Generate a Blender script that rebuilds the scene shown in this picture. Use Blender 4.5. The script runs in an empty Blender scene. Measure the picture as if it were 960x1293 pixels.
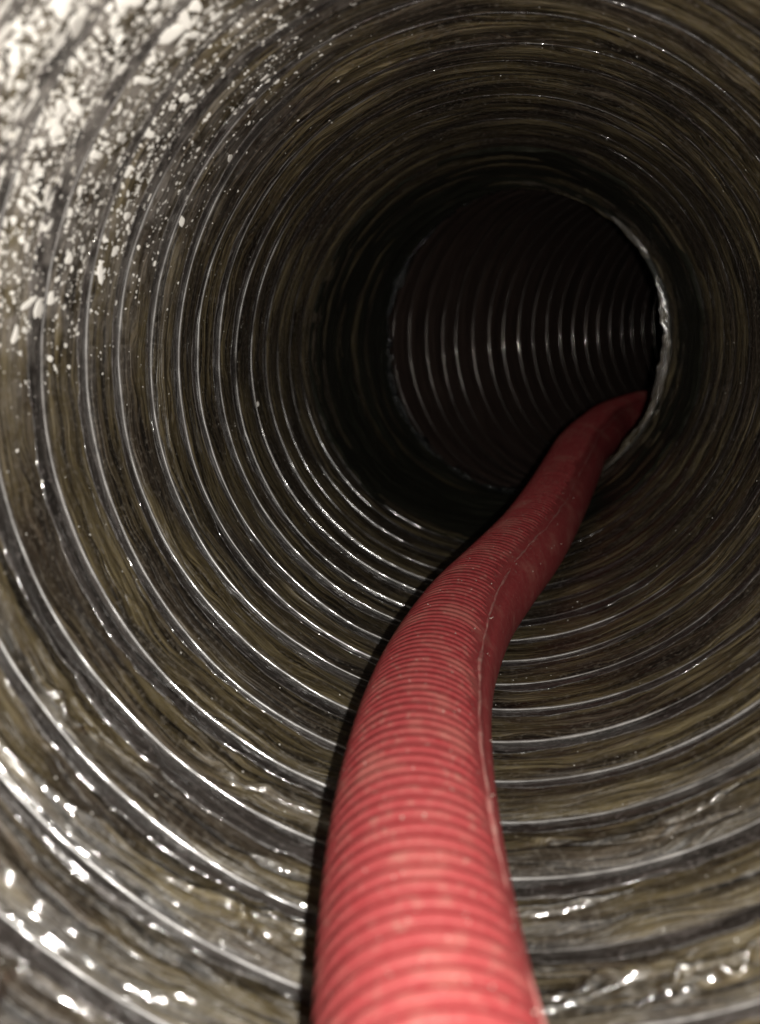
import bpy, math
import numpy as np
from mathutils import Matrix, Vector

# ------------------------------------------------------------------ camera, world, flash, exposure
S = 0.1                                   # duct radius in metres; all shapes below are laid out in duct radii
scene = bpy.context.scene
col = scene.collection
rng = np.random.default_rng(11)

CAM = np.array([0.1065, 0.0, 0.2216])      # a little right of and above the duct's axis
R_ROW = (0.98370, 0.17982, 0.0)
D_ROW = (0.04626, -0.25308, -0.96634)     # image down
F_ROW = (-0.17376, 0.95059, -0.25727)     # view direction
cam_data = bpy.data.cameras.new("camera")
cam = bpy.data.objects.new("camera", cam_data)
col.objects.link(cam)
m = Matrix.Identity(4)
for i in range(3):
    m[i][0] = R_ROW[i]
    m[i][1] = -D_ROW[i]
    m[i][2] = -F_ROW[i]
    m[i][3] = CAM[i] * S
cam.matrix_world = m
cam_data.sensor_fit = 'VERTICAL'
cam_data.sensor_height = 36.0
cam_data.lens = 26.17
cam_data.clip_start = 0.005
cam_data.clip_end = 50.0
cam_data.dof.use_dof = True
cam_data.dof.focus_distance = 2.5 * S
cam_data.dof.aperture_fstop = 26.17 / 2.5
scene.camera = cam

world = bpy.data.worlds.new("World")
scene.world = world
world.use_nodes = True
world.node_tree.nodes["Background"].inputs[0].default_value = (0, 0, 0, 1)
world.node_tree.nodes["Background"].inputs[1].default_value = 0.0

fl = bpy.data.lights.new("phone_flash", 'SPOT')
fl.energy = 2.15
fl.color = (1.0, 0.955, 0.885)
fl.shadow_soft_size = 0.0018
fl.spot_size = math.radians(175)
fl.spot_blend = 0.6
flash = bpy.data.objects.new("phone_flash", fl)
col.objects.link(flash)
mf = m.copy()
FLASH = CAM + 0.14 * np.array(R_ROW) + 0.03 * np.array(D_ROW)
for i in range(3):
    mf[i][3] = FLASH[i] * S
flash.matrix_world = mf

scene.view_settings.view_transform = 'Standard'
scene.view_settings.look = 'None'
scene.view_settings.exposure = 0.0
scene.view_settings.gamma = 1.0
scene.view_settings.use_curve_mapping = False
scene.cycles.max_bounces = 5
scene.cycles.diffuse_bounces = 3
scene.cycles.glossy_bounces = 3
scene.cycles.sample_clamp_indirect = 3.0
scene.cycles.caustics_reflective = False

# ------------------------------------------------------------------ helpers
_P = np.random.default_rng(5).permutation(512).astype(np.int64)
_P = np.concatenate([_P, _P, _P])
_G = np.random.default_rng(6).uniform(-1, 1, 512)


def noise(x, y, z):
    """smooth value noise in -1..1, vectorised"""
    xi = np.floor(x).astype(np.int64); yi = np.floor(y).astype(np.int64); zi = np.floor(z).astype(np.int64)
    fx, fy, fz = x - xi, y - yi, z - zi
    fx = fx * fx * (3 - 2 * fx); fy = fy * fy * (3 - 2 * fy); fz = fz * fz * (3 - 2 * fz)
    xi &= 511; yi &= 511; zi &= 511

    def h(a, b, c):
        return _G[_P[_P[_P[a & 511] + (b & 511)] + (c & 511)]]
    def lx(b, c):
        return h(xi, b, c) * (1 - fx) + h(xi + 1, b, c) * fx
    y0 = lx(yi, zi) * (1 - fy) + lx(yi + 1, zi) * fy
    y1 = lx(yi, zi + 1) * (1 - fy) + lx(yi + 1, zi + 1) * fy
    return y0 * (1 - fz) + y1 * fz


def sstep(a, b, x):
    t = np.clip((x - a) / (b - a), 0, 1)
    return t * t * (3 - 2 * t)


def grid_mesh(name, P, attrs=None, wrap=True, smooth=True):
    """P: (rows, cols, 3) in duct radii -> mesh; wrap joins the last column to the first"""
    nr, nc = P.shape[:2]
    idx = np.arange(nr * nc).reshape(nr, nc)
    b = np.roll(idx, -1, axis=1) if wrap else idx[:, 1:]
    a = idx if wrap else idx[:, :-1]
    q = np.stack([a[:-1], b[:-1], b[1:], a[1:]], -1).reshape(-1, 4)
    me = bpy.data.meshes.new(name)
    me.vertices.add(nr * nc)
    me.vertices.foreach_set("co", (P.reshape(-1, 3) * S).astype(np.float32).ravel())
    me.loops.add(q.size)
    me.loops.foreach_set("vertex_index", q.ravel().astype(np.int32))
    me.polygons.add(len(q))
    me.polygons.foreach_set("loop_start", np.arange(0, q.size, 4, dtype=np.int32))
    me.polygons.foreach_set("loop_total", np.full(len(q), 4, np.int32))
    me.polygons.foreach_set("use_smooth", np.full(len(q), smooth))
    for k, v in (attrs or {}).items():
        if v.ndim == 3:
            at = me.attributes.new(k, 'FLOAT_VECTOR', 'POINT')
            at.data.foreach_set("vector", v.reshape(-1).astype(np.float32))
        else:
            at = me.attributes.new(k, 'FLOAT', 'POINT')
            at.data.foreach_set("value", v.reshape(-1).astype(np.float32))
    me.update(calc_edges=True)
    return me


def add(name, me, mat, parent=None, mtx=None):
    o = bpy.data.objects.new(name, me)
    col.objects.link(o)
    if mat and not me.materials:
        me.materials.append(mat)
    if parent:
        o.parent = parent
    if mtx is not None:
        o.matrix_basis = mtx
    return o


class NT:
    """small node-tree writer"""
    def __init__(self, name):
        self.mat = bpy.data.materials.new(name)
        self.mat.use_nodes = True
        self.t = self.mat.node_tree
        self.bsdf = self.t.nodes["Principled BSDF"]

    def n(self, kind, **kw):
        nd = self.t.nodes.new(kind)
        for k, v in kw.items():
            if k.startswith("_"):
                setattr(nd, k[1:], v)
        return nd

    def put(self, sock, v):
        if hasattr(v, "is_linked"):
            self.t.links.new(v, sock)
        else:
            sock.default_value = v

    def math(self, op, a, b=0.0, c=0.0, clamp=False):
        nd = self.n("ShaderNodeMath", _operation=op, _use_clamp=clamp)
        self.put(nd.inputs[0], a); self.put(nd.inputs[1], b)
        if op in ('MULTIPLY_ADD', 'SMOOTH_MIN'):
            self.put(nd.inputs[2], c)
        return nd.outputs[0]

    def attr(self, name, vec=False):
        nd = self.n("ShaderNodeAttribute", _attribute_name=name)
        return nd.outputs["Vector" if vec else "Fac"]

    def noise(self, vec, scale, detail=3.0, rough=0.55, dist=0.0):
        nd = self.n("ShaderNodeTexNoise")
        self.put(nd.inputs["Vector"], vec)
        nd.inputs["Scale"].default_value = scale
        nd.inputs["Detail"].default_value = detail
        nd.inputs["Roughness"].default_value = rough
        nd.inputs["Distortion"].default_value = dist
        return nd.outputs["Fac"]

    def vscale(self, vec, s):
        nd = self.n("ShaderNodeVectorMath", _operation='MULTIPLY')
        self.put(nd.inputs[0], vec); nd.inputs[1].default_value = s
        return nd.outputs[0]

    def ramp(self, fac, stops, interp='LINEAR'):
        nd = self.n("ShaderNodeValToRGB")
        cr = nd.color_ramp
        cr.interpolation = interp
        while len(cr.elements) < len(stops):
            cr.elements.new(0.5)
        for e, (p, c) in zip(cr.elements, stops):
            e.position = p
            e.color = (*c, 1) if len(c) == 3 else c
        self.put(nd.inputs[0], fac)
        return nd.outputs[0]

    def rng(self, x, a, b, c=0.0, d=1.0):
        nd = self.n("ShaderNodeMapRange", _interpolation_type='SMOOTHSTEP')
        self.put(nd.inputs[0], x)
        for i, v in enumerate((a, b, c, d)):
            nd.inputs[i + 1].default_value = v
        return nd.outputs[0]

    def mix(self, fac, a, b):
        nd = self.n("ShaderNodeMix", _data_type='RGBA')
        self.put(nd.inputs[0], fac)
        for s, v in ((nd.inputs[6], a), (nd.inputs[7], b)):
            self.put(s, (*v, 1) if isinstance(v, tuple) and len(v) == 3 else v)
        return nd.outputs[2]

    def bump(self, h, strength, dist):
        nd = self.n("ShaderNodeBump")
        nd.inputs["Strength"].default_value = strength
        nd.inputs["Distance"].default_value = dist
        self.put(nd.inputs["Height"], h)
        return nd.outputs[0]

    def set(self, **kw):
        for k, v in kw.items():
            self.put(self.bsdf.inputs[k.replace("_", " ")], (*v, 1) if isinstance(v, tuple) and len(v) == 3 else v)


# ------------------------------------------------------------------ materials
def film_material(name, strip):
    T = NT(name)
    co = T.attr("co", True)                       # (cos a, sin a, turns) : streaks run round the duct
    dust = T.attr("dust")
    warp = T.noise(T.vscale(co, (3.0, 3.0, 1.5)), 1.0, 2.0, 0.5)
    ad = T.n("ShaderNodeVectorMath", _operation='ADD')
    T.put(ad.inputs[0], co)
    cm = T.n("ShaderNodeCombineXYZ")
    T.put(cm.inputs[2], T.math('MULTIPLY', warp, 0.55))
    T.put(ad.inputs[1], cm.outputs[0])
    cw = ad.outputs[0]                             # bands wander a little
    st = T.noise(T.vscale(cw, (1.3, 1.3, 8.0)), 1.0, 3.0, 0.6, 0.2)
    fine = T.noise(T.vscale(cw, (4.0, 4.0, 30.0)), 1.0, 3.0, 0.65)
    hair = T.noise(T.vscale(cw, (9.0, 9.0, 80.0)), 1.0, 2.0, 0.6)
    blot = T.noise(T.vscale(co, (2.3, 2.3, 1.1)), 1.0, 3.0, 0.5)
    grain = T.noise(T.vscale(co, (70.0, 70.0, 13.0)), 1.0, 4.0, 0.7)
    f = T.math('ADD', T.math('MULTIPLY', st, 0.50), T.math('ADD', T.math('MULTIPLY', fine, 0.42), T.math('MULTIPLY', hair, 0.22)))
    f = T.math('SUBTRACT', f, 0.07)
    if strip:
        c = T.ramp(f, [(0.40, (0.012, 0.0105, 0.009)), (0.54, (0.042, 0.036, 0.033)), (0.70, (0.15, 0.132, 0.122))])
        c = T.mix(T.rng(grain, 0.52, 0.66, 0.0, 0.85), c, (0.12, 0.107, 0.103))
    else:
        c = T.ramp(f, [(0.41, (0.007, 0.0055, 0.004)), (0.48, (0.052, 0.040, 0.021)), (0.58, (0.145, 0.117, 0.062)), (0.68, (0.27, 0.23, 0.155))])
        c2 = T.ramp(f, [(0.42, (0.007, 0.0055, 0.0045)), (0.54, (0.040, 0.030, 0.020)), (0.67, (0.16, 0.128, 0.095))])
        c = T.mix(T.rng(blot, 0.42, 0.62), c, c2)
        c = T.mix(T.rng(grain, 0.50, 0.66, 0.0, 0.6), c, (0.135, 0.118, 0.095))
    # fine dust specks where the spatter lies
    vo = T.n("ShaderNodeTexVoronoi")
    T.put(vo.inputs["Vector"], T.vscale(co, (46.0, 46.0, 8.4)))
    vo.inputs["Scale"].default_value = 1.0
    sel = T.math('MULTIPLY', vo.outputs["Color"], 1.0)
    rad = T.math('MULTIPLY', T.math('POWER', sel, 2.0), T.math('MULTIPLY_ADD', dust, 0.5, 0.04))
    spk = T.math('MULTIPLY', T.math('GREATER_THAN', rad, vo.outputs["Distance"]), T.rng(dust, 0.02, 0.2))
    haze = T.math('MULTIPLY', T.math('MULTIPLY', dust, 0.75), T.rng(T.noise(T.vscale(co, (14.0, 14.0, 2.6)), 1.0, 4.0, 0.65), 0.36, 0.66, 0.0, 0.85))
    c = T.mix(haze, c, (0.40, 0.37, 0.34))
    c = T.mix(spk, c, (0.70, 0.67, 0.61))
    wr = T.noise(T.vscale(co, (9.0, 9.0, 5.0)), 1.0, 4.0, 0.6, 1.2)
    h = T.math('ADD', T.math('MULTIPLY', st, 0.8), T.math('ADD', T.math('MULTIPLY', fine, 0.5), T.math('MULTIPLY', wr, 0.5)))
    h = T.math('MULTIPLY_ADD', grain, 0.12, h)
    wc = T.noise(T.vscale(cw, (3.2, 3.2, 7.0)), 1.0, 3.0, 0.55, 0.8)
    hc = T.math('MULTIPLY_ADD', T.noise(T.vscale(cw, (1.6, 1.6, 13.0)), 1.0, 2.0, 0.5), 0.5, wc)
    T.set(Base_Color=c, Roughness=T.math('ADD', T.rng(blot, 0.3, 0.7, 0.28, 0.44), T.math('MULTIPLY', dust, 0.3)), Specular_IOR_Level=0.42,
          Normal=T.bump(h, 0.6, 0.0018), Coat_Weight=T.math('SUBTRACT', 0.9, T.math('MULTIPLY', spk, 0.9)), Coat_Roughness=0.085,
          Coat_IOR=1.6, Coat_Normal=T.bump(hc, 0.42, 0.0022))
    return T.mat


def simple(name, c0, c1, rough, scale, metallic=0.0, bump=0.0):
    T = NT(name)
    tc = T.n("ShaderNodeTexCoord").outputs["Object"]
    n1 = T.noise(tc, scale, 4.0, 0.6)
    T.set(Base_Color=T.ramp(n1, [(0.35, c0), (0.65, c1)]), Roughness=rough, Metallic=metallic)
    if bump:
        T.set(Normal=T.bump(n1, 0.5, bump))
    return T.mat


M_LINER = film_material("clear_film_over_insulation", False)
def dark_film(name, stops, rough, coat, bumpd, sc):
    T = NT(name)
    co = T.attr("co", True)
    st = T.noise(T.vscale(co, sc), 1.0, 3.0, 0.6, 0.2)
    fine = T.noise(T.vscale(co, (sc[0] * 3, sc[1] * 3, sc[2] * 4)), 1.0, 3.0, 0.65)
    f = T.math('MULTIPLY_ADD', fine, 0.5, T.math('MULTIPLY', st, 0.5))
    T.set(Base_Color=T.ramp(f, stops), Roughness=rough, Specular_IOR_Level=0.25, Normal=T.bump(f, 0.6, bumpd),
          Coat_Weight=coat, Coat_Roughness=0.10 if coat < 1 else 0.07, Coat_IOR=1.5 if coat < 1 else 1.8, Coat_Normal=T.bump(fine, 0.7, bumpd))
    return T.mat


M_FAR = dark_film("falloff_brown_film", [(0.38, (0.014, 0.009, 0.0075)), (0.6, (0.055, 0.037, 0.031)), (0.75, (0.11, 0.08, 0.068))], 0.55, 0.0, 0.0012, (1.4, 1.4, 6.0))  # brown film, darkened in colour to carry the flash falloff past the bend
M_FALLOFF = dark_film("falloff_black_film", [(0.4, (0.010, 0.010, 0.007)), (0.60, (0.022, 0.023, 0.016)), (0.72, (0.10, 0.097, 0.075))], 0.45, 0.25, 0.0012, (2.0, 2.0, 5.0))  # near-black colour stands in for light fading along the grazed wall
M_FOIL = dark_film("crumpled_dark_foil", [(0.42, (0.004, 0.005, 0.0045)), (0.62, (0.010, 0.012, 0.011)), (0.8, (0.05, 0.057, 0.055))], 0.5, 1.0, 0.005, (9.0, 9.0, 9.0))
M_STRIP = film_material("dark_lapped_film", True)
M_WIRE = simple("film_coated_wire", (0.10, 0.094, 0.09), (0.22, 0.21, 0.20), 0.3, 260.0, 0.0)
_b = M_WIRE.node_tree.nodes["Principled BSDF"]
_b.inputs["Specular IOR Level"].default_value = 0.9
_b.inputs["Coat Weight"].default_value = 1.0
_b.inputs["Coat Roughness"].default_value = 0.09
_b.inputs["Coat IOR"].default_value = 1.7
M_FARWIRE = simple("bare_dull_wire", (0.42, 0.39, 0.36), (0.55, 0.52, 0.50), 0.055, 260.0, 0.95)
M_FLECK = simple("dried_white_spatter", (0.74, 0.72, 0.67), (0.86, 0.84, 0.79), 0.75, 700.0)


def hose_material(name, rib):
    T = NT(name)
    hc = T.attr("hc", True)
    oi = T.n("ShaderNodeObjectInfo")
    tc = T.n("ShaderNodeNewGeometry").outputs["Position"]
    big = T.noise(tc, 60.0, 4.0, 0.6)
    small = T.noise(tc, 420.0, 4.0, 0.65)
    speck = T.noise(tc, 900.0, 2.0, 0.5)
    if rib:
        base = T.ramp(small, [(0.30, (0.235, 0.028, 0.031)), (0.56, (0.262, 0.046, 0.047)), (0.74, (0.27, 0.11, 0.09))])
        base = T.mix(T.rng(big, 0.48, 0.70, 0.0, 0.4), base, (0.33, 0.14, 0.112))
    else:
        base = T.ramp(small, [(0.30, (0.245, 0.030, 0.034)), (0.60, (0.28, 0.050, 0.051)), (0.78, (0.30, 0.125, 0.105))])
        base = T.mix(T.rng(big, 0.50, 0.70, 0.0, 0.45), base, (0.40, 0.16, 0.13))
    base = T.mix(T.rng(speck, 0.68, 0.76, 0.0, 0.6), base, (0.46, 0.31, 0.27))
    T.set(Base_Color=base, Roughness=0.58, Specular_IOR_Level=0.22, Normal=T.bump(small, 0.35, 0.0006))
    return T.mat


M_HOSE = hose_material("red_hose_plastic", False)
M_RIB = hose_material("dusty_red_rib", True)
M_CRUMB = simple("dried_dirt", (0.30, 0.23, 0.19), (0.50, 0.42, 0.37), 0.85, 400.0)
M_SEAM = simple("scuffed_seam", (0.28, 0.055, 0.056), (0.37, 0.19, 0.165), 0.7, 330.0)

# ------------------------------------------------------------------ the duct's axis
PITCH = 0.181
BEND = math.radians(42)
ARC0, RHO = 4.60, 1.15
ARC_L = RHO * BEND
Z0 = 1.5964 - 11 * PITCH                          # axial position of the first wire turn, behind the camera
# stations of the wire turns along the axis
turns = [Z0]
while turns[-1] < 13.5:
    s = turns[-1]
    inb = ARC0 - 0.02 < s < ARC0 + ARC_L
    turns.append(s + (0.105 if inb else PITCH))
turns = np.array(turns)
# integrate the axis finely
_s = np.arange(-1.0, 14.2, 0.01)
_h = np.where(_s < ARC0, 0, np.where(_s < ARC0 + ARC_L, (_s - ARC0) / RHO, BEND))
_h = _h + np.clip(_s - 9.6, 0, 3.2) / 3.2 * math.radians(75)
_h = np.convolve(np.pad(_h, 8, mode='edge'), np.ones(17) / 17, 'valid')
_p = math.radians(3.0) * sstep(4.5, 5.4, _s)
_T = np.stack([np.sin(_h) * np.cos(_p), np.cos(_h) * np.cos(_p), np.sin(_p)], -1)
_A = np.cumsum(_T * 0.01, axis=0)
_A -= _A[np.argmin(np.abs(_s))]


def frame(s):
    s = np.asarray(s, float)
    A = np.stack([np.interp(s, _s, _A[:, i]) for i in range(3)], -1)
    h = np.interp(s, _s, _h)
    N = np.stack([np.cos(h), -np.sin(h), 0 * h], -1)
    T = np.stack([np.interp(s, _s, _T[:, i]) for i in range(3)], -1)
    T /= np.linalg.norm(T, axis=-1, keepdims=True)
    U = np.cross(N, T)
    return A, N, U, T


# every wire turn wobbles a little of its own
NT_ = len(turns)
w_ph = rng.uniform(0, 6.28, (NT_, 3))
w_am = np.stack([rng.uniform(0.002, 0.006, NT_), rng.uniform(0.001, 0.004, NT_), rng.uniform(0.0008, 0.002, NT_)], -1)
a_ph = rng.uniform(0, 6.28, (NT_, 2))
a_am = np.stack([rng.uniform(0.004, 0.012, NT_), rng.uniform(0.002, 0.008, NT_)], -1)


def turn_wobble(k, th):
    """radial and axial wobble of wire turn k (float index: interpolated) at angle th"""
    k0 = np.clip(np.floor(k).astype(int), 0, NT_ - 1); k1 = np.clip(k0 + 1, 0, NT_ - 1); f = k - k0
    def rad(i):
        return sum(w_am[i, j] * np.sin((j + 2) * th + w_ph[i, j]) for j in range(3))
    def axi(i):
        return sum(a_am[i, j] * np.sin((j + 1) * th + a_ph[i, j]) for j in range(2))
    return rad(k0) * (1 - f) + rad(k1) * f, axi(k0) * (1 - f) + axi(k1) * f


def wall(k, th, extra=0.0, relief=True):
    """point of the liner at turn number k (float) and angle th (0 = right, 90 = up), pushed inwards by extra"""
    k = np.asarray(k, float); th = np.asarray(th, float)
    k, th = np.broadcast_arrays(k, th)
    s = np.interp(k, np.arange(NT_), turns)
    t = k - np.floor(k)
    rw, aw = turn_wobble(k, th)
    c, sn = np.cos(th), np.sin(th)
    s2 = s + aw * (0.35 + 0.65 * (s < 4.4)) 
    r = 1.0 + rw
    bendm = sstep(4.15, 4.7, s) * (1 - sstep(5.5, 6.0, s))
    inner = bendm * np.clip(0.35 + 0.65 * c, 0, 1)
    if relief:
        prof = np.sin(np.pi * np.clip(t, 0, 1)) ** 1.0
        skew = np.sin(np.pi * t ** 0.8)
        amp = 0.012 + 0.010 * noise(c * 1.2 + 7, sn * 1.2, k * 0.37)
        far2 = sstep(5.0, 5.8, s)
        amp = amp * (1 - 0.75 * far2) + 0.02 * inner
        d = amp * skew
        far = sstep(3.0, 5.5, s)
        n1 = noise(c * 1.7, sn * 1.7, k * 7.0 + 3)
        n2 = noise(c * 3.4 + 9, sn * 3.4, k * 15.0)
        edge = prof ** 0.5
        d = d + (0.0040 * n1 + 0.0022 * n2) * edge * (1 - 0.7 * far2)
        # folded film: sharp slanting creases, strongest near the mouth and in the squeezed bend
        g = noise(c * 4.2 + 0.35 * k, sn * 4.2 - 0.2 * k, k * 2.6 + 40)
        fold = np.clip(1 - np.abs(g) * 5.0, 0, 1) ** 1.5
        msk = sstep(-0.1, 0.5, noise(c * 1.3 + 20, sn * 1.3, k * 0.6 + 9))
        near = 1 - sstep(0.9, 1.9, s)
        d = d + fold * msk * edge * (0.004 + 0.008 * near + 0.012 * inner)
        g4 = noise(c * 8 + 13, sn * 8, k * 2.3 + 5)
        d = d + near * edge * (0.004 * g4 + 0.004 * np.clip(1 - np.abs(g4) * 6, 0, 1))
        g2 = noise(c * 9 + 3, sn * 9, k * 3.1)
        g3 = noise(c * 22 + 5, sn * 22, k * 2.2 + 60)
        d = d + inner * (0.016 * g2 + 0.010 * g3) * (0.35 + 0.65 * edge)
        r = r - d
    r = r - 0.045 * bendm * np.exp(-((s - (ARC0 + ARC_L * 0.25)) / 0.16) ** 2) - extra
    A, N, U, T = frame(s2)
    return A + (N * c[..., None] + U * sn[..., None]) * r[..., None]


def dust_density(k, th):
    s = np.interp(k, np.arange(NT_), turns)
    a = np.degrees(th) % 360
    da = np.abs((a - 140 + 180) % 360 - 180)
    reach = 1.95 - 0.0002 * da ** 2
    return (1 - sstep(reach - 0.7, reach + 0.75, s)) * (1 - sstep(12, 54, da))


# ------------------------------------------------------------------ duct: liner, lapped film strips, wire turns
duct = bpy.data.objects.new("flexible_duct", None)
duct.empty_display_size = 0.02
duct.location = (0, 0, 0)
col.objects.link(duct)
duct["label"] = "flexible ribbed duct with streaky brown film walls that curves right into darkness"
duct["category"] = "duct"

ks = []
for i in range(NT_ - 1):
    s = turns[i]
    nsub = 10 if s < 0.3 else 30 if s < 2.6 else 16 if s < 5.6 else 9
    ks.append(i + np.arange(nsub) / nsub)
ks = np.concatenate(ks + [[NT_ - 1 - 1e-4]])
NTH = 720
th = np.linspace(0, 2 * np.pi, NTH, endpoint=False)
S_LIP = ARC0 + 0.5 * ARC_L
K_LIP = float(np.interp(S_LIP, turns, np.arange(NT_)))
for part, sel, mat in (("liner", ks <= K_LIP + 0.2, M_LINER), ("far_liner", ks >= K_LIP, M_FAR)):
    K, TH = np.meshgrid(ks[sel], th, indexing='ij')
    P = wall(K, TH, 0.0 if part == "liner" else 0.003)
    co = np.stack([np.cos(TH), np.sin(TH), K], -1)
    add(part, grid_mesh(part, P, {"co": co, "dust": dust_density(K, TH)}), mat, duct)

# added sleeve, flash falloff painted near-black, ending in a crumpled foil lip
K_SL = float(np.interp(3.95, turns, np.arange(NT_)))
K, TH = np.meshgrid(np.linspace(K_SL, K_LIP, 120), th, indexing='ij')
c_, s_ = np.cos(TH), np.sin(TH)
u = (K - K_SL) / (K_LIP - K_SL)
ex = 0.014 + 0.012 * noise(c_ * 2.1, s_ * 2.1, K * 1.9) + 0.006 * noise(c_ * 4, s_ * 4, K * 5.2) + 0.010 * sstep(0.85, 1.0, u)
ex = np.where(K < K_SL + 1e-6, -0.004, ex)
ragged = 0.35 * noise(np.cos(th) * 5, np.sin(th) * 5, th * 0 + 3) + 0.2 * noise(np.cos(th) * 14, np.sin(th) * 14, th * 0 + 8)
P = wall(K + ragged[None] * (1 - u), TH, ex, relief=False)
add("falloff_sleeve", grid_mesh("falloff_sleeve", P, {"co": np.stack([c_, s_, K], -1)}), M_FALLOFF, duct)
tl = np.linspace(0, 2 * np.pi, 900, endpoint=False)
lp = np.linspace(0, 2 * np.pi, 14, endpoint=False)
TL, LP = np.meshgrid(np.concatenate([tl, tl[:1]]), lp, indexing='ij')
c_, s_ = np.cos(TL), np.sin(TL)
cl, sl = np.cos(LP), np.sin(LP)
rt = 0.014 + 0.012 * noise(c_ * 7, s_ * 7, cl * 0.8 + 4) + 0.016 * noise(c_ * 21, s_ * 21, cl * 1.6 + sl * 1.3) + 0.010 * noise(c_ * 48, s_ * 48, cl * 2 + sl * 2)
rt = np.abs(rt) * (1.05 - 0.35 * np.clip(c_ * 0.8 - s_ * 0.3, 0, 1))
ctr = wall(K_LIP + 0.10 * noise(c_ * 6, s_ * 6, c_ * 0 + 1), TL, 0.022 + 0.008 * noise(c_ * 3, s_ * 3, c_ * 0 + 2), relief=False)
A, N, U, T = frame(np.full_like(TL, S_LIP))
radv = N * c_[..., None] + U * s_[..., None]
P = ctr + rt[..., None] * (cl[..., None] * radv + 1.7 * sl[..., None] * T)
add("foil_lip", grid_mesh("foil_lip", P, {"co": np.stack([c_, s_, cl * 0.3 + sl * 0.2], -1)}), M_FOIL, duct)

# dark lapped film just this side of every wire turn, with an uneven edge
th3 = np.linspace(0, 2 * np.pi, 480, endpoint=False)
for i in range(2, NT_ - 1):
    if turns[i] > 3.9 or turns[i] < 0.2:
        continue
    wid0 = rng.uniform(0.60, 0.80)
    edge = wid0 + 0.11 * noise(np.cos(th3) * 2.2 + i * 3.1, np.sin(th3) * 2.2, np.full_like(th3, i * 1.7)) \
        + 0.05 * noise(np.cos(th3) * 7 + i, np.sin(th3) * 7, np.full_like(th3, i * 0.7)) \
        + 0.035 * noise(np.cos(th3) * 24 + i, np.sin(th3) * 24, np.full_like(th3, i * 0.7))
    dtop = np.abs((np.degrees(th3) - 62 + 180) % 360 - 180)
    edge = np.minimum(edge + 0.26 * (1 - sstep(35, 75, dtop)), 0.95)
    js = np.concatenate([[0.0], np.linspace(0.0, 1.0, 9)])
    kk = i + edge[None, :] + (0.985 - edge[None, :]) * js[:, None]
    ex = np.array([-0.0015] + [0.0002 + 0.0016 * q for q in (0, .5, .8, 1, 1, 1, 1, 1, 1)])[:, None] + 0 * kk
    tt = np.broadcast_to(th3, kk.shape)
    Ps = wall(kk, tt, ex)
    cs = np.stack([np.cos(tt), np.sin(tt), kk + 11.3], -1)
    add("film_strip", grid_mesh("film_strip", Ps, {"co": cs, "dust": dust_density(kk, tt)}), M_STRIP, duct)

# wire turns
thw = np.linspace(0, 2 * np.pi, 480, endpoint=False)
NW = 8
for i in range(2, NT_ - 1):
    cw, sw = np.cos(thw), np.sin(thw)
    # the wire stands proud at the lower left and sinks under the film elsewhere
    proud = 0.5 + 0.5 * np.cos(thw - math.radians(222))
    sink = (0.014 * (1 - proud) ** 1.3) + 0.003 * noise(cw * 2.5 + i * 1.3, sw * 2.5, np.full_like(thw, i * 0.9))
    rr = 0.0046 + 0.0013 * noise(cw * 5 + i, sw * 5, np.full_like(thw, i * 2.2)) + 0.0011 * noise(cw * 17 + i, sw * 17, np.full_like(thw, i * 1.2))
    rr = rr * (1.0 if turns[i] < 4.3 else 0.9)
    if 4.0 < turns[i] < 5.02:
        continue
    if 2.6 < turns[i] < 4.1:
        sink = sink + 0.010 * float(sstep(2.6, 3.8, turns[i])) * (1 - 0.7 * proud ** 2)
    if turns[i] >= 5.6:
        sink = 0 * sink
    jm = 1 - 0.8 * float(sstep(5.0, 5.8, turns[i]))
    jit = jm * 0.0016 * noise(cw * 9 + i, sw * 9, np.full_like(thw, i * 3.3)) + jm * 0.0005 * noise(cw * 26, sw * 26, np.full_like(thw, i * 1.1))
    ctr = wall(np.full_like(thw, float(i)), thw, 0.004 - sink + jit + 0.006 * float(sstep(5.2, 5.8, turns[i])), relief=False)
    A, N, U, T = frame(np.full_like(thw, turns[i]))
    rad = N * cw[:, None] + U * sw[:, None]
    ph = np.linspace(0, 2 * np.pi, NW, endpoint=False)
    ring = ctr[:, None, :] + rr[:, None, None] * (np.cos(ph)[None, :, None] * rad[:, None, :] + np.sin(ph)[None, :, None] * T[:, None, :])
    ring = np.concatenate([ring, ring[:1]], 0)
    add("wire_turn", grid_mesh("wire_turn", ring), M_WIRE if turns[i] < 5.0 else M_FARWIRE, duct)

# ------------------------------------------------------------------ the red hose
pts = np.array([(0.30, -0.4, -0.74), (0.165, 0.3, -0.79), (0.09, 0.6, -0.803), (0.015, 0.9, -0.797), (-0.042, 1.2, -0.785), (-0.075, 1.5, -0.786),
                (-0.089, 1.8, -0.80), (-0.078, 2.1, -0.812), (-0.026, 2.5, -0.818), (0.072, 2.9, -0.815), (0.209, 3.4, -0.79), (0.34, 4.0, -0.745),
                (0.443, 4.5, -0.69), (0.53, 4.9, -0.64), (0.655, 5.3, -0.60), (0.821, 5.8, -0.575), (1.188, 6.4, -0.54), (1.75, 7.05, -0.50), (2.6, 7.95, -0.44)])


def catmull(p, n=60):
    out = []
    q = np.concatenate([[2 * p[0] - p[1]], p, [2 * p[-1] - p[-2]]])
    for i in range(1, len(q) - 2):
        p0, p1, p2, p3 = q[i - 1:i + 3]
        for t in np.arange(n) / n:
            out.append(0.5 * (2 * p1 + (p2 - p0) * t + (2 * p0 - 5 * p1 + 4 * p2 - p3) * t * t + (3 * p1 - p0 - 3 * p2 + p3) * t ** 3))
    return np.array(out + [p[-1]])


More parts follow.
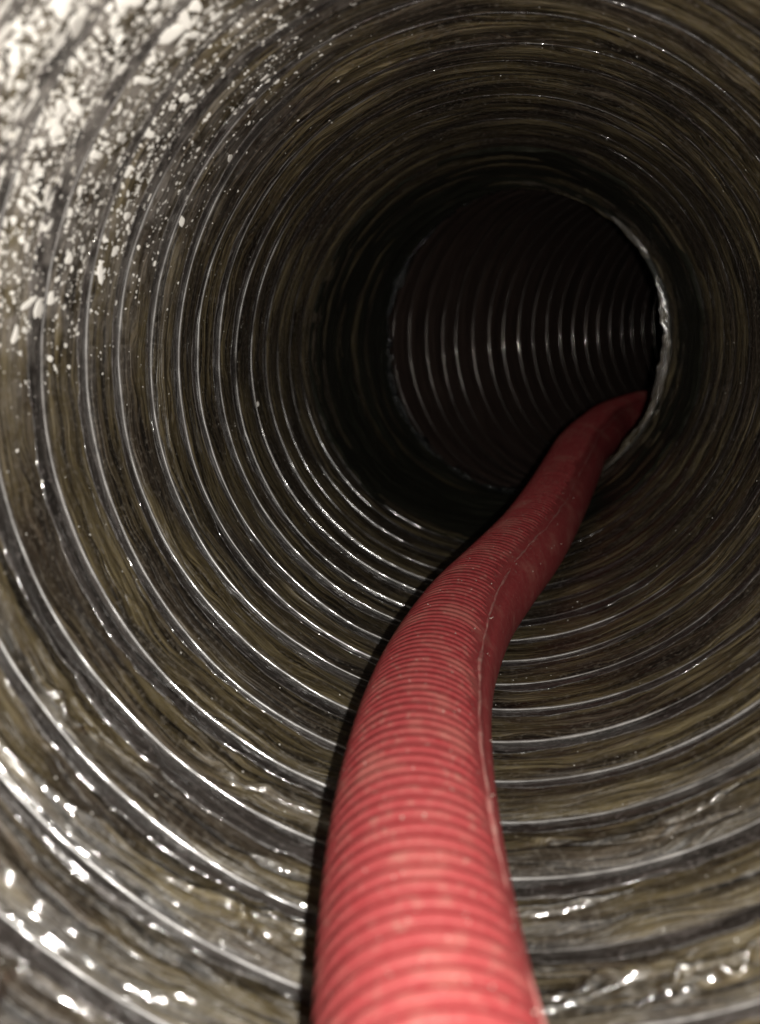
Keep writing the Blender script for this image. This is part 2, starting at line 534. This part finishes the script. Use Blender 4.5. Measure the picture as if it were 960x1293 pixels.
hp = catmull(pts)
ker = np.hanning(41); ker /= ker.sum()
hp = np.stack([np.convolve(np.pad(hp[:, i], 20, mode='reflect', reflect_type='odd'), ker, 'valid') for i in range(3)], -1)
arc = np.concatenate([[0], np.cumsum(np.linalg.norm(np.diff(hp, axis=0), axis=1))])
HR = 0.169
HP = 0.0318


def hose_frame(s):
    s = np.asarray(s, float)
    C_ = np.stack([np.interp(s, arc, hp[:, i]) for i in range(3)], -1)
    D = np.stack([np.interp(s + 0.02, arc, hp[:, i]) - np.interp(s - 0.02, arc, hp[:, i]) for i in range(3)], -1)
    D /= np.linalg.norm(D, axis=-1, keepdims=True)
    Rg = np.cross(D, np.array([0, 0, 1.0])); Rg /= np.linalg.norm(Rg, axis=-1, keepdims=True)
    Up = np.cross(Rg, D)
    return C_, D, Rg, Up


hose = bpy.data.objects.new("vacuum_hose", None)
hose.location = Vector(hose_frame(0.9)[0] * S) - Vector((0, 0, HR * S))
hose.empty_display_size = 0.02
col.objects.link(hose)
hose["label"] = "dusty red ribbed hose snaking along the duct floor and out of sight at the bend"
hose["category"] = "hose"
OFF = np.array(hose.location) / S
SEAM_S = [0, 1.2, 2.4, 3.2, 4.2, 9]
SEAM_A = [24, 30, 40, 52, 50, 45]                  # angle of the moulded seam, 0 = right, 90 = top

sv = np.arange(0, arc[-1], HP / 4)
tv = np.linspace(0, 2 * np.pi, 128, endpoint=False)
C_, D, Rg, Up = hose_frame(sv)
SV, TV = np.meshgrid(sv, tv, indexing='ij')
seam_a = np.radians(np.interp(SV, SEAM_S, SEAM_A))
taper = np.interp(C_[:, 1], [0.8, 1.3, 2.2, 3.2], [1.0, 1.0, 1.0, 1.0])[:, None]
rr = HR * taper + 0.0016 * noise(np.cos(TV) * 2, np.sin(TV) * 2, SV * 3)
# shallow dip beside the seam
rr = rr - 0.004 * np.exp(-((TV - seam_a + 0.16) / 0.10) ** 2)
Ph = C_[:, None] + rr[..., None] * (np.cos(TV)[..., None] * Rg[:, None] + np.sin(TV)[..., None] * Up[:, None]) - OFF
add("hose_wall", grid_mesh("hose_wall", Ph, {"hc": np.stack([TV, SV, SV], -1)}), M_HOSE, hose)

# moulded ribs: each turn a part of its own, worn flat beyond the seam; two shared meshes
rib_meshes = {}
def rib_mesh(seam_deg):
    key = int(round(seam_deg / 4) * 4)
    if key in rib_meshes:
        return rib_meshes[key]
    t = np.linspace(0, 2 * np.pi, 96, endpoint=False)
    rel = (np.degrees(t) - key + 180) % 360 - 180          # >0: towards the top and left
    am = sstep(-4, 20, rel) * (1 - sstep(165, 180, rel))
    prof = np.array([-0.5, -0.3, 0.0, 0.3, 0.5])
    hh = np.array([-0.5, 0.55, 1.0, 0.55, -0.5])
    rad = HR + 0.0022 + (0.0030 * hh[:, None]) * am[None, :] - 0.008 * (1 - am[None, :])
    Pm = np.stack([rad * np.cos(t)[None], rad * np.sin(t)[None], np.broadcast_to(prof[:, None] * HP * 0.62, rad.shape)], -1)
    me = grid_mesh("rib", Pm, {"hc": Pm * 0})
    me.materials.append(M_RIB)
    rib_meshes[key] = me
    return me


n_rib = 0
for s in np.arange(0.35, arc[-1] - 0.1, HP):
    c0, d0, r0, u0 = hose_frame(s)
    if c0[1] < 0.45 or n_rib >= 190:
        continue
    mm = Matrix.Identity(4)
    wob = rng.normal(0, 0.01, 2)
    dd = d0 + wob[0] * r0 + wob[1] * u0
    rr0 = r0 - dd * np.dot(r0, dd)
    rr0 /= np.linalg.norm(rr0)
    uu0 = np.cross(rr0, dd)
    tp = float(np.interp(c0[1], [0.8, 1.3, 2.2, 3.2], [1.0, 1.0, 1.0, 1.0]))
    for i in range(3):
        mm[i][0], mm[i][1], mm[i][2], mm[i][3] = rr0[i] * tp, uu0[i] * tp, dd[i], (c0[i] - OFF[i]) * S
    # rr0 x uu0 = dd keeps it right handed
    add("rib", rib_mesh(float(np.interp(s, SEAM_S, SEAM_A)) + rng.normal(0, 3.5 if s < 3.2 else 1.0)), M_RIB, hose, mm)
    n_rib += 1

# pale scuffed seam along the hose
ss = np.arange(0.3, arc[-1] - 0.1, 0.012)
C_, D, Rg, Up = hose_frame(ss)
ang = np.radians(np.interp(ss, SEAM_S, SEAM_A)) + 0.03 * noise(ss * 6, ss * 0, ss * 0 + 2) + 0.016 * noise(ss * 23, ss * 0, ss * 0 + 6)
tps = np.interp(C_[:, 1], [0.8, 1.3, 2.2, 3.2], [1.0, 1.0, 1.0, 1.0])
ctr = C_ + (HR * tps - 0.0005 + 0.0018 * noise(ss * 14, ss * 0 + 3, ss * 0))[:, None] * (np.cos(ang)[:, None] * Rg + np.sin(ang)[:, None] * Up)
wid = (0.0040 + 0.0030 * noise(ss * 9, ss * 0, ss * 0 + 5) + 0.0022 * noise(ss * 31, ss * 0, ss * 0 + 1)) * np.interp(ss, [0, 2, 3.5, 5], [1.25, 1.0, 0.6, 0.5])
radv = np.cos(ang)[:, None] * Rg + np.sin(ang)[:, None] * Up
tanv = np.cross(D, radv)
ph = np.linspace(0, 2 * np.pi, 8, endpoint=False)
Pm = ctr[:, None] + wid[:, None, None] * (np.cos(ph)[None, :, None] * radv[:, None] * 0.8 + np.sin(ph)[None, :, None] * tanv[:, None]) - OFF
add("moulded_seam", grid_mesh("moulded_seam", Pm), M_SEAM, hose)

# ------------------------------------------------------------------ white spatter on the upper left of the wall
def blob(n, seed, stretch):
    g = np.random.default_rng(seed)
    a = np.linspace(0, 2 * np.pi, n, endpoint=False)
    r = 1 + 0.22 * np.sin(2 * a + g.uniform(0, 6)) + 0.16 * np.sin(3 * a + g.uniform(0, 6)) + g.uniform(-0.12, 0.12, n)
    xy = np.stack([np.cos(a) * r * stretch, np.sin(a) * r / math.sqrt(stretch)], -1)
    rings = [np.c_[xy, np.full(n, -0.10)], np.c_[xy * 0.93, np.full(n, 0.07)], np.c_[xy * 0.55, np.full(n, 0.12)]]
    v = np.concatenate(rings + [np.array([[0, 0, 0.13]])])
    f = []
    for q in range(2):
        for j in range(n):
            f.append((q * n + j, q * n + (j + 1) % n, (q + 1) * n + (j + 1) % n, (q + 1) * n + j))
    for j in range(n):
        f.append((2 * n + j, 2 * n + (j + 1) % n, 3 * n))
    return v, f


variants = [blob(10, 100 + i, [1.0, 1.1, 1.3, 1.6, 1.05, 2.0][i % 6]) for i in range(18)]
meshes = []
for v, f in variants:
    me = bpy.data.meshes.new("spatter_fleck")
    me.from_pydata([tuple(x) for x in v], [], f)
    me.polygons.foreach_set("use_smooth", np.ones(len(f), bool))
    me.materials.append(M_FLECK)
    meshes.append(me)

N_ALL = 16000
cand_k = rng.uniform(2.0, 20.0, 400000)
cand_t = np.radians(rng.uniform(95, 215, 400000))
den = dust_density(cand_k, cand_t)
thin = (0.014 + 0.05 * (cand_k < 15) * (1 - sstep(136, 160, np.degrees(cand_t)))) * sstep(108, 122, np.degrees(cand_t)) * (1 - sstep(175, 205, np.degrees(cand_t))) * (1 - sstep(16, 20, cand_k))
keep = rng.uniform(0, 1, 400000) < (den ** 1.7 + thin * 0.5) * 0.9
cand_k, cand_t, den = cand_k[keep][:N_ALL], cand_t[keep][:N_ALL], den[keep][:N_ALL]
size = 0.0023 * np.exp(rng.normal(0.15, 0.62, len(cand_k))) * (0.7 + 0.6 * den)
size = np.minimum(size, 0.024)
ns = 900
cand_k = np.concatenate([cand_k, rng.uniform(3.5, 22.0, ns)]); cand_t = np.concatenate([cand_t, rng.uniform(0, 2 * np.pi, ns)])
size = np.concatenate([size, rng.uniform(0.0010, 0.0026, ns)])
order = np.argsort(-size)
base = wall(cand_k, cand_t, 0.001)
e1 = wall(cand_k + 0.02, cand_t, 0.001) - base
e2 = wall(cand_k, cand_t + 0.004, 0.001) - base
nrm = np.cross(e2, e1)
nrm /= np.linalg.norm(nrm, axis=1, keepdims=True)
s_c = np.interp(cand_k, np.arange(NT_), turns)
axisA = frame(s_c)[0]
flip = np.sum(nrm * (axisA - base), axis=1) < 0
nrm[flip] *= -1
e1 /= np.linalg.norm(e1, axis=1, keepdims=True)
e1 -= nrm * np.sum(e1 * nrm, axis=1, keepdims=True)
e1 /= np.linalg.norm(e1, axis=1, keepdims=True)
e2 = np.cross(nrm, e1)
rot = rng.uniform(0, 2 * np.pi, len(cand_k))
X = np.cos(rot)[:, None] * e1 + np.sin(rot)[:, None] * e2
Y = np.cross(nrm, X)
for q, j in enumerate(order[:300]):
    mm = Matrix.Identity(4)
    for i in range(3):
        mm[i][0], mm[i][1], mm[i][2], mm[i][3] = X[j, i] * size[j] * S, Y[j, i] * size[j] * S, nrm[j, i] * size[j] * 0.7 * S, base[j, i] * S
    add("spatter_fleck", meshes[q % len(meshes)], M_FLECK, duct, mm)
vs, fs, o = [], [], 0
for q, j in enumerate(order[300:]):
    a = np.linspace(0, 2 * np.pi, 6, endpoint=False) + q
    r = size[j] * (1 + 0.25 * np.sin(2 * a + q * 1.7) + 0.15 * np.sin(3 * a + q))
    c_ = base[j]
    rim = c_ + (np.cos(a) * r)[:, None] * X[j] + (np.sin(a) * r)[:, None] * Y[j]
    vs += [rim, (c_ + nrm[j] * size[j] * 0.12)[None]]
    fs += [(o + i, o + (i + 1) % 6, o + 6) for i in range(6)]
    o += 7
me = bpy.data.meshes.new("fine_spatter")
me.from_pydata((np.concatenate(vs) * S).tolist(), [], fs)
me.polygons.foreach_set("use_smooth", np.ones(len(fs), bool))
ob = add("fine_spatter", me, M_FLECK, duct)
ob["kind"] = "stuff"

# loose folds of the film standing off the wall near the mouth
g = np.random.default_rng(77)
spots = [(g.uniform(283, 338), g.uniform(0.92, 1.65)) for _ in range(16)] + [(g.uniform(205, 262), g.uniform(0.95, 1.5)) for _ in range(5)]
for q, (deg, s0) in enumerate(spots):
    k0 = float(np.interp(s0, turns, np.arange(NT_)))
    k0 = math.floor(k0) + g.uniform(0.25, 0.6)
    ln = math.radians(g.uniform(5, 15))
    tt = np.linspace(-1, 1, 44)
    ww = np.linspace(-1, 1, 9)
    TT, WW = np.meshgrid(tt, ww, indexing='ij')
    wdt = g.uniform(0.06, 0.13) * (1 - TT ** 2) ** 0.5 + 0.005
    kk = k0 + WW * wdt + g.uniform(-0.25, 0.25) * TT + 0.05 * noise(TT * 3, TT * 0 + q, TT * 0)
    th_ = math.radians(deg) + TT * ln
    hgt = g.uniform(0.010, 0.020) * (1 - TT ** 2) * (0.7 + 0.5 * noise(TT * 5, TT * 0 + q, WW)) + 0.003 * noise(TT * 11, TT * 0 + q + 4, WW * 2)
    ex = hgt * (1 - np.abs(WW - 0.25 * noise(TT * 4, TT * 0 + q, TT * 0 + 9))) + np.where(np.abs(WW) > 0.99, -0.006, 0.001)
    Pf = wall(kk, th_, ex)
    add("film_fold", grid_mesh("film_fold", Pf, {"co": np.stack([np.cos(th_), np.sin(th_), kk], -1), "dust": 0 * kk}, wrap=False), M_LINER, duct)

# crumbs of dried dirt clinging to the hose
vs, fs, o = [], [], 0
for q in range(90):
    sq = g.uniform(0.9, 4.2); aq = g.uniform(15, 200)
    c0, d0, r0, u0 = hose_frame(sq)
    tp = float(np.interp(c0[1], [0.8, 1.3, 2.2, 3.2], [1.0, 1.0, 1.0, 1.0]))
    n_ = math.cos(math.radians(aq)) * r0 + math.sin(math.radians(aq)) * u0
    b_ = np.cross(d0, n_)
    sz = g.uniform(0.0010, 0.0027)
    pc = c0 + n_ * (HR * tp + 0.004) - OFF
    a = np.linspace(0, 2 * np.pi, 6, endpoint=False) + g.uniform(0, 6)
    r = sz * g.uniform(0.6, 1.3, 6)
    vs += [pc + (np.cos(a) * r)[:, None] * d0 + (np.sin(a) * r)[:, None] * b_ - n_ * 0.003, (pc + n_ * sz * 0.7)[None]]
    fs += [(o + i, o + (i + 1) % 6, o + 6) for i in range(6)]
    o += 7
me = bpy.data.meshes.new("dirt_crumbs")
me.from_pydata((np.concatenate(vs) * S).tolist(), [], fs)
ob = add("dirt_crumbs", me, M_CRUMB, hose)
ob["kind"] = "stuff"
